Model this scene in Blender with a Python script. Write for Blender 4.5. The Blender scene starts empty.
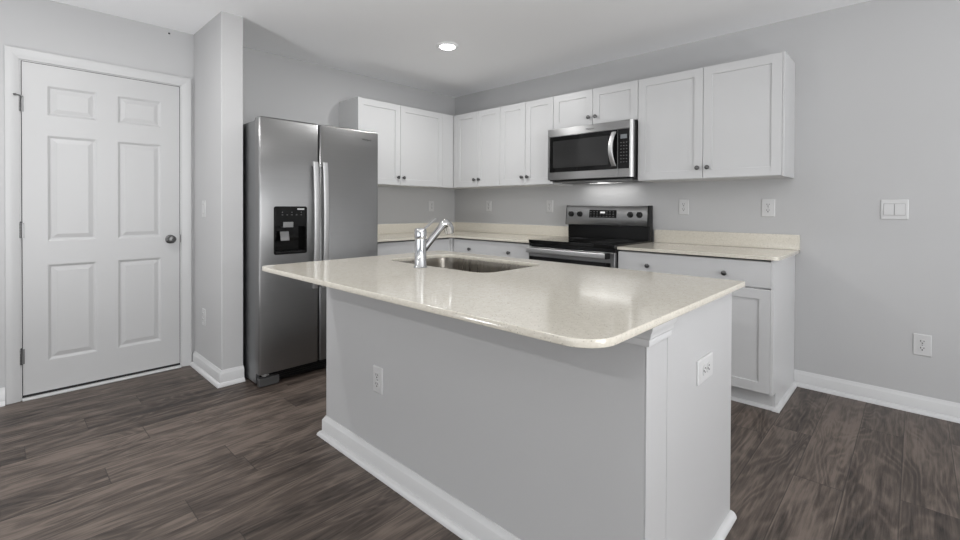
import bpy, bmesh, math, random
from mathutils import Matrix, Vector

# ------------------------------------------------------------------ camera, world, lights
scene = bpy.context.scene
COL = scene.collection
CAM = dict(x=3.8782, y=-3.6559, z=1.1716, yaw=43.525, f=459.89, cy=211.017, pitch=-0.5063, roll=-0.2399)
HC = 2.433                                    # ceiling height
HW = HC + 0.03                                # walls run up behind the ceiling sheet

cd = bpy.data.cameras.new('camera')
cam = bpy.data.objects.new('camera', cd)
COL.objects.link(cam)
scene.camera = cam
cd.sensor_fit = 'HORIZONTAL'
cd.sensor_width = 36.0
cd.lens = CAM['f'] / 960 * 36.0
cd.shift_y = -(270 - CAM['cy']) / 960
cd.clip_start = 0.02
_y, _t, _r = (math.radians(CAM[k]) for k in ('yaw', 'pitch', 'roll'))
_right = Vector((math.cos(_y), math.sin(_y), 0))
_fwd0 = Vector((-math.sin(_y), math.cos(_y), 0))
_up0 = Vector((0, 0, 1))
_fwd = _fwd0 * math.cos(_t) + _up0 * math.sin(_t)
_up1 = -_fwd0 * math.sin(_t) + _up0 * math.cos(_t)
_rt = _right * math.cos(_r) - _up1 * math.sin(_r)
_up = _right * math.sin(_r) + _up1 * math.cos(_r)
cam.matrix_world = Matrix(((_rt.x, _up.x, -_fwd.x, CAM['x']), (_rt.y, _up.y, -_fwd.y, CAM['y']),
                           (_rt.z, _up.z, -_fwd.z, CAM['z']), (0, 0, 0, 1)))

world = bpy.data.worlds.new('world')
scene.world = world
world.use_nodes = True
world.node_tree.nodes['Background'].inputs[0].default_value = (0.80, 0.90, 1.0, 1)
world.node_tree.nodes['Background'].inputs[1].default_value = 0.6

scene.view_settings.view_transform = 'Standard'
scene.view_settings.look = 'None'
scene.view_settings.exposure = 0.0
scene.view_settings.gamma = 1.0
scene.view_settings.use_curve_mapping = False


def area_light(name, loc, rot, sx, sy, power, color=(1, 1, 1), shape='RECTANGLE', spread=180):
    l = bpy.data.lights.new(name, 'AREA')
    l.shape = shape
    l.size = sx
    if shape in ('RECTANGLE', 'ELLIPSE'):
        l.size_y = sy
    l.energy = power
    l.color = color
    l.spread = math.radians(spread)
    o = bpy.data.objects.new(name, l)
    COL.objects.link(o)
    o.location = loc
    o.rotation_euler = rot
    return o


# added light at made-up windows behind and beside the camera, tilted up
RX, RY = 8.2, -8.0                            # far corner of the open-plan room
area_light('window_daylight', (2.6, RY - 0.05, 1.25), (math.radians(135), 0, 0), 2.6, 2.2, 40, (0.99, 0.993, 1.0), spread=150)
area_light('window_daylight', (6.0, RY - 0.05, 1.25), (math.radians(135), 0, 0), 2.6, 2.2, 26, (0.99, 0.993, 1.0), spread=150)
area_light('window_daylight', (RX + 0.05, -3.2, 1.25), (math.radians(130), 0, math.radians(90)), 2.6, 2.2, 165, (0.99, 0.993, 1.0), spread=150)
# round ceiling lights: x, y, power; most after the first are added, unseen
LIGHT_SPOTS = [(1.20, -1.215, 12.5), (4.40, -1.6, 1.6), (2.4, -2.6, 3.0), (1.20, -3.4, 10.5), (1.4, -5.8, 22.0), (4.0, -5.8, 16.0), (6.2, -5.8, 16.0), (6.2, -2.8, 12.0)]
# added unseen uplighters that brighten the ceiling: x, y, power
ADDED_UPLIGHTS = [(1.6, -4.6, 24.5), (5.6, -2.6, 34.0)]


# ------------------------------------------------------------------ helpers
def N(nt, typ, **kw):
    n = nt.nodes.new(typ)
    for k, v in kw.items():
        setattr(n, k, v)
    return n


def material(name, color, rough=0.5, metal=0.0, bump=None, spec=0.5, emit=None, estr=0.0, noise=None, coat=0.0):
    m = bpy.data.materials.new(name)
    m.use_nodes = True
    nt = m.node_tree
    b = nt.nodes['Principled BSDF']
    b.inputs['Base Color'].default_value = (*color, 1)
    b.inputs['Roughness'].default_value = rough
    b.inputs['Metallic'].default_value = metal
    b.inputs['Specular IOR Level'].default_value = spec
    b.inputs['Coat Weight'].default_value = coat
    if emit:
        b.inputs['Emission Color'].default_value = (*emit, 1)
        b.inputs['Emission Strength'].default_value = estr
    tc = N(nt, 'ShaderNodeTexCoord')
    if noise:                                  # (scale, amount) slight tone mottling
        nz = N(nt, 'ShaderNodeTexNoise')
        nz.inputs['Scale'].default_value = noise[0]
        nz.inputs['Detail'].default_value = 3
        nt.links.new(tc.outputs['Object'], nz.inputs['Vector'])
        mx = N(nt, 'ShaderNodeMix', data_type='RGBA')
        a = noise[1]
        mx.inputs[6].default_value = (*[c * (1 - a) for c in color], 1)
        mx.inputs[7].default_value = (*[min(1, c * (1 + a)) for c in color], 1)
        nt.links.new(nz.outputs['Fac'], mx.inputs[0])
        nt.links.new(mx.outputs[2], b.inputs['Base Color'])
    if bump:                                   # (scale, strength)
        nz = N(nt, 'ShaderNodeTexNoise')
        nz.inputs['Scale'].default_value = bump[0]
        nz.inputs['Detail'].default_value = 2
        nt.links.new(tc.outputs['Object'], nz.inputs['Vector'])
        bp = N(nt, 'ShaderNodeBump')
        bp.inputs['Strength'].default_value = bump[1]
        bp.inputs['Distance'].default_value = 0.002
        nt.links.new(nz.outputs['Fac'], bp.inputs['Height'])
        nt.links.new(bp.outputs['Normal'], b.inputs['Normal'])
    return m


def steel_material(name, color, rough, streak=(1.5, 1.5, 300), amount=0.06, bumpv=0.05, aniso=0.0, arot=0.0):
    m = bpy.data.materials.new(name)
    m.use_nodes = True
    nt = m.node_tree
    b = nt.nodes['Principled BSDF']
    b.inputs['Metallic'].default_value = 1.0
    if aniso:
        b.inputs['Anisotropic'].default_value = aniso
        b.inputs['Anisotropic Rotation'].default_value = arot
        tg = N(nt, 'ShaderNodeTangent', direction_type='RADIAL', axis='Z')
        nt.links.new(tg.outputs[0], b.inputs['Tangent'])
    tc = N(nt, 'ShaderNodeTexCoord')
    mp = N(nt, 'ShaderNodeMapping')
    mp.inputs['Scale'].default_value = streak
    nz = N(nt, 'ShaderNodeTexNoise')
    nz.inputs['Scale'].default_value = 1.0
    nz.inputs['Detail'].default_value = 4
    nt.links.new(tc.outputs['Object'], mp.inputs['Vector'])
    nt.links.new(mp.outputs['Vector'], nz.inputs['Vector'])
    mx = N(nt, 'ShaderNodeMix', data_type='RGBA')
    mx.inputs[6].default_value = (*[c * (1 - amount) for c in color], 1)
    mx.inputs[7].default_value = (*[c * (1 + amount) for c in color], 1)
    nt.links.new(nz.outputs['Fac'], mx.inputs[0])
    nt.links.new(mx.outputs[2], b.inputs['Base Color'])
    mr = N(nt, 'ShaderNodeMapRange')
    mr.inputs[3].default_value = rough * 0.85
    mr.inputs[4].default_value = rough * 1.15
    nt.links.new(nz.outputs['Fac'], mr.inputs[0])
    nt.links.new(mr.outputs[0], b.inputs['Roughness'])
    bp = N(nt, 'ShaderNodeBump')
    bp.inputs['Strength'].default_value = bumpv
    bp.inputs['Distance'].default_value = 0.001
    nt.links.new(nz.outputs['Fac'], bp.inputs['Height'])
    nt.links.new(bp.outputs['Normal'], b.inputs['Normal'])
    return m


def quartz_material():
    m = bpy.data.materials.new('cream_quartz')
    m.use_nodes = True
    nt = m.node_tree
    b = nt.nodes['Principled BSDF']
    b.inputs['Roughness'].default_value = 0.11
    b.inputs['Specular IOR Level'].default_value = 0.6
    tc = N(nt, 'ShaderNodeTexCoord')
    n1 = N(nt, 'ShaderNodeTexNoise')
    n1.inputs['Scale'].default_value = 75
    n1.inputs['Detail'].default_value = 4
    nt.links.new(tc.outputs['Object'], n1.inputs['Vector'])
    r1 = N(nt, 'ShaderNodeValToRGB')
    r1.color_ramp.elements[0].position = 0.35
    r1.color_ramp.elements[0].color = (0.60, 0.565, 0.49, 1)
    r1.color_ramp.elements[1].position = 0.65
    r1.color_ramp.elements[1].color = (0.65, 0.615, 0.54, 1)
    nt.links.new(n1.outputs['Fac'], r1.inputs[0])
    # dark and light flecks
    v = N(nt, 'ShaderNodeTexVoronoi')
    v.inputs['Scale'].default_value = 270
    nt.links.new(tc.outputs['Object'], v.inputs['Vector'])
    sep = N(nt, 'ShaderNodeSeparateColor')
    nt.links.new(v.outputs['Color'], sep.inputs[0])
    lt = N(nt, 'ShaderNodeMath', operation='LESS_THAN')
    lt.inputs[1].default_value = 0.10
    nt.links.new(sep.outputs[0], lt.inputs[0])
    l2 = N(nt, 'ShaderNodeMath', operation='LESS_THAN')
    l2.inputs[1].default_value = 0.40
    nt.links.new(v.outputs['Distance'], l2.inputs[0])
    mu = N(nt, 'ShaderNodeMath', operation='MULTIPLY')
    nt.links.new(lt.outputs[0], mu.inputs[0])
    nt.links.new(l2.outputs[0], mu.inputs[1])
    mu2 = N(nt, 'ShaderNodeMath', operation='MULTIPLY')
    mu2.inputs[1].default_value = 0.48
    nt.links.new(mu.outputs[0], mu2.inputs[0])
    mx = N(nt, 'ShaderNodeMix', data_type='RGBA')
    mx.inputs[7].default_value = (0.16, 0.135, 0.105, 1)
    nt.links.new(mu2.outputs[0], mx.inputs[0])
    nt.links.new(r1.outputs[0], mx.inputs[6])
    gt = N(nt, 'ShaderNodeMath', operation='GREATER_THAN')
    gt.inputs[1].default_value = 0.90
    nt.links.new(sep.outputs[1], gt.inputs[0])
    mg = N(nt, 'ShaderNodeMath', operation='MULTIPLY')
    mg.inputs[1].default_value = 0.18
    nt.links.new(gt.outputs[0], mg.inputs[0])
    mx2 = N(nt, 'ShaderNodeMix', data_type='RGBA')
    mx2.inputs[7].default_value = (0.80, 0.77, 0.70, 1)
    nt.links.new(mg.outputs[0], mx2.inputs[0])
    nt.links.new(mx.outputs[2], mx2.inputs[6])
    nt.links.new(mx2.outputs[2], b.inputs['Base Color'])
    return m


def plank_material():
    """Dark grey-brown vinyl planks laid along y, 172 mm wide, 1.22 m long, with figured grain."""
    m = bpy.data.materials.new('dark_wood_plank')
    m.use_nodes = True
    nt = m.node_tree
    L = nt.links.new
    b = nt.nodes['Principled BSDF']
    b.inputs['Specular IOR Level'].default_value = 0.42

    def M(op, a=None, c=None, v0=None, v1=None):
        n = N(nt, 'ShaderNodeMath', operation=op)
        if a is not None: L(a, n.inputs[0])
        if c is not None: L(c, n.inputs[1])
        if v0 is not None: n.inputs[0].default_value = v0
        if v1 is not None: n.inputs[1].default_value = v1
        return n.outputs[0]
    tc = N(nt, 'ShaderNodeTexCoord')
    sp = N(nt, 'ShaderNodeSeparateXYZ')
    L(tc.outputs['Object'], sp.inputs[0])
    X, Y = sp.outputs[0], sp.outputs[1]
    xs = M('DIVIDE', M('SUBTRACT', X, v1=3.496 - 0.172 * 40), v1=0.172)
    row = M('FLOOR', xs)
    fx = M('FRACT', xs)
    wn = N(nt, 'ShaderNodeTexWhiteNoise', noise_dimensions='1D')
    L(row, wn.inputs['W'])
    ys = M('ADD', M('DIVIDE', Y, v1=1.22), M('MULTIPLY', wn.outputs['Value'], v1=7.0))
    colm = M('FLOOR', ys)
    fy = M('FRACT', ys)
    idv = N(nt, 'ShaderNodeCombineXYZ')
    L(row, idv.inputs[0]); L(colm, idv.inputs[1])
    wid = N(nt, 'ShaderNodeTexWhiteNoise', noise_dimensions='2D')
    L(idv.outputs[0], wid.inputs['Vector'])
    rnd = wid.outputs['Value']
    off = N(nt, 'ShaderNodeVectorMath', operation='SCALE')
    L(wid.outputs['Color'], off.inputs[0])
    off.inputs[3].default_value = 40.0
    base = N(nt, 'ShaderNodeVectorMath', operation='ADD')
    L(tc.outputs['Object'], base.inputs[0]); L(off.outputs[0], base.inputs[1])
    # broad cathedral figure: contour lines of a stretched low noise
    mp = N(nt, 'ShaderNodeMapping'); mp.inputs['Scale'].default_value = (4.6, 0.95, 1)
    L(base.outputs[0], mp.inputs['Vector'])
    n1 = N(nt, 'ShaderNodeTexNoise'); n1.inputs['Scale'].default_value = 1.0
    n1.inputs['Detail'].default_value = 2.5; n1.inputs['Roughness'].default_value = 0.55
    n1.inputs['Distortion'].default_value = 0.35
    L(mp.outputs[0], n1.inputs['Vector'])
    rings = M('SINE', M('MULTIPLY', n1.outputs['Fac'], v1=115.0))
    rings01 = M('ADD', M('MULTIPLY', rings, v1=0.5), v1=0.5)
    # fine fibre
    mp2 = N(nt, 'ShaderNodeMapping'); mp2.inputs['Scale'].default_value = (120, 4.5, 1)
    L(base.outputs[0], mp2.inputs['Vector'])
    n2 = N(nt, 'ShaderNodeTexNoise'); n2.inputs['Scale'].default_value = 1.0
    n2.inputs['Detail'].default_value = 8; n2.inputs['Roughness'].default_value = 0.72
    L(mp2.outputs[0], n2.inputs['Vector'])
    # soft dark and light patches
    mp3 = N(nt, 'ShaderNodeMapping'); mp3.inputs['Scale'].default_value = (14, 1.9, 1)
    L(base.outputs[0], mp3.inputs['Vector'])
    n3 = N(nt, 'ShaderNodeTexNoise'); n3.inputs['Scale'].default_value = 1.0
    n3.inputs['Detail'].default_value = 7; n3.inputs['Roughness'].default_value = 0.6; n3.inputs['Distortion'].default_value = 0.6
    L(mp3.outputs[0], n3.inputs['Vector'])
    t = M('ADD', M('MULTIPLY', M('POWER', rings01, v1=2.0), v1=0.10), M('MULTIPLY', n2.outputs['Fac'], v1=0.50))
    t = M('ADD', t, M('MULTIPLY', n3.outputs['Fac'], v1=0.80))
    t = M('ADD', t, M('MULTIPLY', rnd, v1=0.17))
    t = M('ADD', t, M('MULTIPLY', M('LESS_THAN', fx, v1=0.035), v1=0.07))  # light caught on one plank edge, painted into the tone
    rp = N(nt, 'ShaderNodeValToRGB')
    e = rp.color_ramp.elements
    e[0].position = 0.57; e[0].color = (0.020, 0.0150, 0.0125, 1)
    e[1].position = 0.96; e[1].color = (0.158, 0.125, 0.104, 1)
    k = rp.color_ramp.elements.new(0.74); k.color = (0.070, 0.054, 0.0445, 1)
    L(t, rp.inputs[0])
    # thin seams
    ex = M('MINIMUM', fx, M('SUBTRACT', v0=1.0, c=fx))
    ey = M('MINIMUM', fy, M('SUBTRACT', v0=1.0, c=fy))
    sx = M('LESS_THAN', ex, v1=0.011)
    sy = M('LESS_THAN', ey, v1=0.0016)
    seam = M('MAXIMUM', sx, sy)
    mx = N(nt, 'ShaderNodeMix', data_type='RGBA')
    L(M('MULTIPLY', seam, v1=0.6), mx.inputs[0]); L(rp.outputs[0], mx.inputs[6])
    mx.inputs[7].default_value = (0.02, 0.017, 0.015, 1)
    L(mx.outputs[2], b.inputs['Base Color'])
    mr = N(nt, 'ShaderNodeMapRange')
    mr.inputs[3].default_value = 0.52; mr.inputs[4].default_value = 0.38
    L(n2.outputs['Fac'], mr.inputs[0])
    L(mr.outputs[0], b.inputs['Roughness'])
    bp = N(nt, 'ShaderNodeBump')
    bp.inputs['Strength'].default_value = 0.25; bp.inputs['Distance'].default_value = 0.002
    L(M('SUBTRACT', t, c=M('MULTIPLY', seam, v1=0.6)), bp.inputs['Height'])
    L(bp.outputs['Normal'], b.inputs['Normal'])
    return m


MAT = {
    'wall': material('grey_wall_paint', (0.482, 0.483, 0.486), 0.75, bump=(220, 0.12), spec=0.3),
    'ceiling': material('ceiling_paint', (0.94, 0.945, 0.955), 0.9, bump=(150, 0.15), spec=0.2),
    'trim': material('white_trim_paint', (0.60, 0.602, 0.605), 0.38),
    'door': material('white_door_paint', (0.475, 0.476, 0.478), 0.4),
    'cab': material('white_cabinet_paint', (0.555, 0.557, 0.56), 0.38, noise=(3, 0.015)),
    'island_panel': material('island_panel_paint', (0.49, 0.49, 0.493), 0.42, noise=(3, 0.015)),
    'casing': material('white_casing_paint', (0.50, 0.502, 0.504), 0.4),
    'partition': material('light_partition_paint', (0.51, 0.51, 0.512), 0.7, bump=(220, 0.12), spec=0.3),
    'cabin': material('cabinet_side_board', (0.66, 0.66, 0.66), 0.45, noise=(3, 0.015)),
    'plate': material('white_plastic_plate', (0.57, 0.57, 0.57), 0.35),
    'slot': material('dark_slot', (0.03, 0.03, 0.03), 0.6),
    'floor': plank_material(),
    'quartz': quartz_material(),
    'steel': steel_material('brushed_steel', (0.285, 0.285, 0.285), 0.36, aniso=0.75),
    'steel_oven': steel_material('brushed_steel_appliance_front', (0.32, 0.32, 0.32), 0.34, aniso=0.75, arot=0.25),
    'steel_side': steel_material('grey_fridge_side', (0.30, 0.305, 0.31), 0.42),
    'steel_light': steel_material('bright_brushed_steel', (0.62, 0.62, 0.62), 0.42),
    'sink': steel_material('brushed_sink_steel', (0.30, 0.28, 0.25), 0.28, streak=(120, 2, 2)),
    'chrome': material('polished_chrome', (0.58, 0.585, 0.59), 0.10, 1.0, noise=(9, 0.01)),
    'nickel': material('dark_nickel', (0.15, 0.15, 0.15), 0.34, 1.0, noise=(9, 0.02)),
    'black': material('black_enamel', (0.008, 0.008, 0.008), 0.16, spec=0.25, noise=(8, 0.05)),
    'glass': material('black_glass', (0.005, 0.005, 0.005), 0.05, spec=0.28, noise=(8, 0.05)),
    'window_glass': material('dark_microwave_window', (0.024, 0.024, 0.024), 0.07, spec=0.5, noise=(8, 0.05)),
    'plastic': material('black_plastic', (0.010, 0.010, 0.010), 0.4, spec=0.25, noise=(8, 0.05)),
    'grey_plastic': material('grey_plastic', (0.22, 0.22, 0.22), 0.35, noise=(8, 0.05)),
    'foot_grey': material('dark_grey_plastic', (0.07, 0.07, 0.07), 0.4, noise=(8, 0.05)),
    'ring': material('burner_ring_grey', (0.13, 0.13, 0.13), 0.2, noise=(8, 0.05)),
    'mark': material('printed_grey_marks', (0.17, 0.17, 0.17), 0.5, noise=(8, 0.05)),
    'lcd': material('lit_display', (0.5, 0.5, 0.5), 0.4, emit=(1, 1, 1), estr=0.5),
    'lcd_dim': material('dim_display', (0.09, 0.095, 0.095), 0.3, emit=(0.8, 0.9, 1), estr=0.08),
    'lamp': material('lamp_diffuser', (0.9, 0.9, 0.9), 0.5, emit=(1, 0.99, 0.97), estr=30.0),
    'taskglow': material('task_lamp_lens', (0.9, 0.9, 0.9), 0.5, emit=(1, 0.99, 0.97), estr=1.5),
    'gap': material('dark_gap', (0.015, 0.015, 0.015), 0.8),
}


def mesh_obj(name, bm, mat, parent=None, loc=None, rot=None, bevel=0.0, segs=2, smooth=True, angle=35):
    me = bpy.data.meshes.new(name)
    bmesh.ops.recalc_face_normals(bm, faces=bm.faces)
    bm.to_mesh(me)
    bm.free()
    mats = mat if isinstance(mat, (list, tuple)) else [mat]
    for mm in mats:
        me.materials.append(MAT[mm] if isinstance(mm, str) else mm)
    if smooth:
        for p in me.polygons:
            p.use_smooth = True
        me.set_sharp_from_angle(angle=math.radians(angle))
    o = bpy.data.objects.new(name, me)
    COL.objects.link(o)
    if parent:
        o.parent = parent
    if loc is not None:
        o.location = loc
    if rot is not None:
        o.rotation_euler = rot
    if bevel:
        md = o.modifiers.new('bevel', 'BEVEL')
        md.width = bevel
        md.segments = segs
        md.harden_normals = True
        md.limit_method = 'ANGLE'
        md.angle_limit = math.radians(40)
    return o


def thing(name, label, cat, loc=(0, 0, 0), rz=0.0, group=None):
    o = bpy.data.objects.new(name, None)
    o.empty_display_size = 0.1
    COL.objects.link(o)
    o.location = loc
    o.rotation_euler = (0, 0, rz)
    tag(o, label, cat, group)
    return o


def tag(o, label, cat, group=None):
    o['label'] = label
    o['category'] = cat
    if group:
        o['group'] = group
    return o


def struct(o, label=None):
    o['kind'] = 'structure'
    if label:
        o['label'] = label
    return o


def box(bm, x0, x1, y0, y1, z0, z1, mi=0):
    vs = [bm.verts.new(c) for c in ((x0, y0, z0), (x1, y0, z0), (x1, y1, z0), (x0, y1, z0),
                                     (x0, y0, z1), (x1, y0, z1), (x1, y1, z1), (x0, y1, z1))]
    for f in ((0, 3, 2, 1), (4, 5, 6, 7), (0, 1, 5, 4), (1, 2, 6, 5), (2, 3, 7, 6), (3, 0, 4, 7)):
        bm.faces.new([vs[i] for i in f]).material_index = mi
    return vs


def boxes(name, lst, mat, parent=None, **kw):
    bm = bmesh.new()
    for b in lst:
        box(bm, *b)
    return mesh_obj(name, bm, mat, parent, **kw)


def lathe(bm, prof, M=Matrix(), seg=24, mi=0):
    """prof: list of (r, z) revolved about local z, then transformed by M."""
    rings = []
    for r, z in prof:
        if r < 1e-6:
            rings.append([bm.verts.new(M @ Vector((0, 0, z)))])
        else:
            rings.append([bm.verts.new(M @ Vector((r * math.cos(2 * math.pi * i / seg), r * math.sin(2 * math.pi * i / seg), z))) for i in range(seg)])
    for a, b in zip(rings, rings[1:]):
        if len(a) == 1 and len(b) == 1:
            continue
        for i in range(seg):
            j = (i + 1) % seg
            if len(a) == 1:
                f = bm.faces.new((a[0], b[i], b[j]))
            elif len(b) == 1:
                f = bm.faces.new((a[i], a[j], b[0]))
            else:
                f = bm.faces.new((a[i], a[j], b[j], b[i]))
            f.material_index = mi
    for rg in (rings[0], rings[-1]):
        if len(rg) > 1:
            bm.faces.new(rg).material_index = mi


def frame_to(p, d):
    """matrix whose +z runs along d, origin p"""
    return Matrix.Translation(p) @ Vector(d).to_track_quat('Z', 'Y').to_matrix().to_4x4()


def prism(bm, poly, z0, z1, T=Matrix(), mi=0):
    """poly [(a,b)] extruded along local z from z0 to z1, transformed by T"""
    lo = [bm.verts.new(T @ Vector((a, b, z0))) for a, b in poly]
    hi = [bm.verts.new(T @ Vector((a, b, z1))) for a, b in poly]
    n = len(poly)
    bm.faces.new(lo[::-1]).material_index = mi
    bm.faces.new(hi).material_index = mi
    for i in range(n):
        j = (i + 1) % n
        bm.faces.new((lo[i], lo[j], hi[j], hi[i])).material_index = mi


def round_rect(x0, x1, y0, y1, r, seg=8):
    rr = r if isinstance(r, (list, tuple)) else [r] * 4      # order: x0y0, x1y0, x1y1, x0y1
    pts = []
    for (cx, cy, a0), q in zip(((x0, y0, 180), (x1, y0, 270), (x1, y1, 0), (x0, y1, 90)), rr):
        sx = 1 if cx == x0 else -1
        sy = 1 if cy == y0 else -1
        if q <= 1e-5:
            pts.append((cx, cy)); continue
        ox, oy = cx + sx * q, cy + sy * q
        for i in range(seg + 1):
            a = math.radians(a0 + 90 * i / seg)
            pts.append((ox + q * math.cos(a), oy + q * math.sin(a)))
    return pts


def sweep(bm, prof, path, closed=False, mi=0):
    """Sweep profile [(out, z)] along a plan path [(x,y)], mitred; out is to the RIGHT of travel."""
    n = len(path)
    rings = []
    for i, p in enumerate(path):
        p = Vector(p)
        if closed or 0 < i < n - 1:
            d0 = (p - Vector(path[(i - 1) % n])).normalized()
            d1 = (Vector(path[(i + 1) % n]) - p).normalized()
        else:
            d0 = d1 = (Vector(path[1]) - p).normalized() if i == 0 else (p - Vector(path[-2])).normalized()
        n0, n1 = Vector((d0.y, -d0.x)), Vector((d1.y, -d1.x))
        mtr = (n0 + n1)
        mtr = mtr / max(1e-6, mtr.dot(n0))
        rings.append([bm.verts.new((p.x + mtr.x * o, p.y + mtr.y * o, z)) for o, z in prof])
    k = len(prof)
    for a, b in (zip(rings, rings[1:] + rings[:1]) if closed else zip(rings, rings[1:])):
        for i in range(k):
            j = (i + 1) % k
            bm.faces.new((a[i], a[j], b[j], b[i])).material_index = mi
    if not closed:
        bm.faces.new(rings[0]); bm.faces.new(rings[-1][::-1])


BB = [(0, 0), (0.015, 0), (0.015, 0.078), (0.013, 0.081), (0.005, 0.094), (0.0035, 0.099), (0, 0.100)]
SHOE = [(0.012, 0), (0.034, 0), (0.0335, 0.006), (0.030, 0.014), (0.024, 0.020), (0.015, 0.023), (0.012, 0.023)]


def tube(bm, pts, radii, seg=16, M=Matrix(), flat=(1, 1)):
    """round (or flattened) tube along 3-D points"""
    rings = []
    n = len(pts)
    P = [Vector(p) for p in pts]
    up = None
    for i in range(n):
        d = (P[min(i + 1, n - 1)] - P[max(i - 1, 0)]).normalized()
        if up is None:
            up = Vector((0, 0, 1)) if abs(d.z) < 0.9 else Vector((1, 0, 0))
        s = d.cross(up).normalized()
        up = s.cross(d).normalized()
        r = radii[i] if isinstance(radii, (list, tuple)) else radii
        rings.append([bm.verts.new(M @ (P[i] + s * r * flat[0] * math.cos(2 * math.pi * k / seg) + up * r * flat[1] * math.sin(2 * math.pi * k / seg))) for k in range(seg)])
    for a, b in zip(rings, rings[1:]):
        for k in range(seg):
            j = (k + 1) % seg
            bm.faces.new((a[k], a[j], b[j], b[k]))
    bm.faces.new(rings[0][::-1]); bm.faces.new(rings[-1])


def shaker(name, parent, x0, x1, z0, z1, yf, mat='cab', t=0.019, fw=0.057, rec=0.007):
    """Shaker door facing -y; yf is the front face y."""
    bm = bmesh.new()
    def ring(ix, y):
        return [bm.verts.new(c) for c in ((x0 + ix, y, z0 + ix), (x1 - ix, y, z0 + ix), (x1 - ix, y, z1 - ix), (x0 + ix, y, z1 - ix))]
    b0, e0, e1 = ring(0, yf + t), ring(0, yf + 0.0015), ring(0.0015, yf)
    i0, i1 = ring(fw, yf), ring(fw + 0.0015, yf + rec)
    for a, b in ((b0, e0), (e0, e1), (e1, i0), (i0, i1)):
        for k in range(4):
            j = (k + 1) % 4
            bm.faces.new((a[k], a[j], b[j], b[k]))
    bm.faces.new(i1); bm.faces.new(b0[::-1])
    return mesh_obj(name, bm, mat, parent, smooth=False)


def slab_front(name, parent, x0, x1, z0, z1, yf, mat='cab', t=0.019):
    return boxes(name, [(x0, x1, yf, yf + t, z0, z1)], mat, parent, bevel=0.0015)


KNOB = [(0.0, 0.0), (0.009, 0.0), (0.009, 0.002), (0.0055, 0.004), (0.005, 0.012), (0.008, 0.015), (0.0145, 0.018),
        (0.0155, 0.022), (0.0135, 0.026), (0.007, 0.0285), (0.0, 0.029)]


def knob(parent, x, yf, z, mat='nickel'):
    bm = bmesh.new()
    lathe(bm, KNOB, frame_to((x, yf, z), (0, -1, 0)), 20)
    return mesh_obj('knob', bm, mat, parent)


# ------------------------------------------------------------------ the room
T = 0.12
struct(boxes('floor', [(-T, RX + T, RY - T, T, -0.10, 0.0)], 'floor', smooth=False), 'dark grey-brown wood plank floor')
struct(boxes('ceiling', [(-T, RX + T, RY - T, T, HC, HC + 0.1)], 'ceiling', smooth=False), 'plain painted ceiling')
DY0, DY1, DH = -3.551, -2.734, 2.034          # rough opening of the entry door in the left wall
struct(boxes('wall_left', [(-T, 0, RY, DY0 - 0.004, 0, HW), (-T, 0, DY1 + 0.004, 0, 0, HW), (-T, 0, DY0 - 0.004, DY1 + 0.004, DH + 0.004, HW)], 'wall', smooth=False),
       'light grey painted wall with the panel door')
struct(boxes('wall_back', [(-T, RX + T, 0, T, 0, HW)], 'wall', smooth=False), 'light grey painted wall behind the range')
WX = [(2.6, 2.6), (6.0, 2.6)]                 # added windows, unseen, in the wall behind the camera
segs_, x_ = [], -T
for cx_, w_ in WX:
    segs_ += [(x_, cx_ - w_ / 2, RY - T, RY, 0, HW), (cx_ - w_ / 2, cx_ + w_ / 2, RY - T, RY, 0, 0.12), (cx_ - w_ / 2, cx_ + w_ / 2, RY - T, RY, 2.3, HW)]
    x_ = cx_ + w_ / 2
segs_.append((x_, RX + T, RY - T, RY, 0, HW))
struct(boxes('wall_front', segs_, 'wall', smooth=False))
struct(boxes('wall_right', [(RX, RX + T, RY, -4.5, 0, HW), (RX, RX + T, -1.9, 0, 0, HW), (RX, RX + T, -4.5, -1.9, 0, 0.12), (RX, RX + T, -4.5, -1.9, 2.3, HW)], 'wall', smooth=False))
for n_, (cx_, w_) in enumerate(WX):
    a, b = cx_ - w_ / 2, cx_ + w_ / 2
    struct(boxes('window_%d' % (n_ + 1), [(a, a + 0.05, RY, RY + 0.03, 0.12, 2.3), (b - 0.05, b, RY, RY + 0.03, 0.12, 2.3), (a + 0.05, b - 0.05, RY, RY + 0.03, 0.12, 0.17),
           (a + 0.05, b - 0.05, RY, RY + 0.03, 2.25, 2.3), (cx_ - 0.03, cx_ + 0.03, RY, RY + 0.025, 0.17, 2.25)], 'trim', smooth=False))
struct(boxes('window_3', [(RX - 0.03, RX, -4.5, -4.45, 0.12, 2.3), (RX - 0.03, RX, -1.95, -1.9, 0.12, 2.3), (RX - 0.03, RX, -4.45, -1.95, 0.12, 0.17),
                          (RX - 0.03, RX, -4.45, -1.95, 2.25, 2.3), (RX - 0.025, RX, -3.23, -3.17, 0.17, 2.25)], 'trim', smooth=False))  # added window, unseen, around the right-hand fill light

# short partition between the door and the refrigerator
PX, PY0, PY1 = 0.602, -2.646, -2.512
bm = bmesh.new()
box(bm, 0, PX, PY0, PY1, 0, HW)
struct(mesh_obj('wall_partition', bm, 'partition', bevel=0.006, segs=3), 'short white partition wall beside the refrigerator')


def baseboard(name, path, label=None):
    bm = bmesh.new()
    sweep(bm, BB, path)
    sweep(bm, SHOE, path)
    return struct(mesh_obj(name, bm, 'trim', angle=50), label)


# paths run so that the room is on the right of travel
baseboard('baseboard_back', [(3.297, 0), (RX, 0)][::1], 'white baseboard right of the base cabinet')
baseboard('baseboard_left', [(0, RY), (0, -3.622)], 'white baseboard left of the door')
baseboard('baseboard_partition', [(0.018, PY0), (PX, PY0), (PX, PY1)], 'white baseboard wrapping the partition end')

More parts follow.
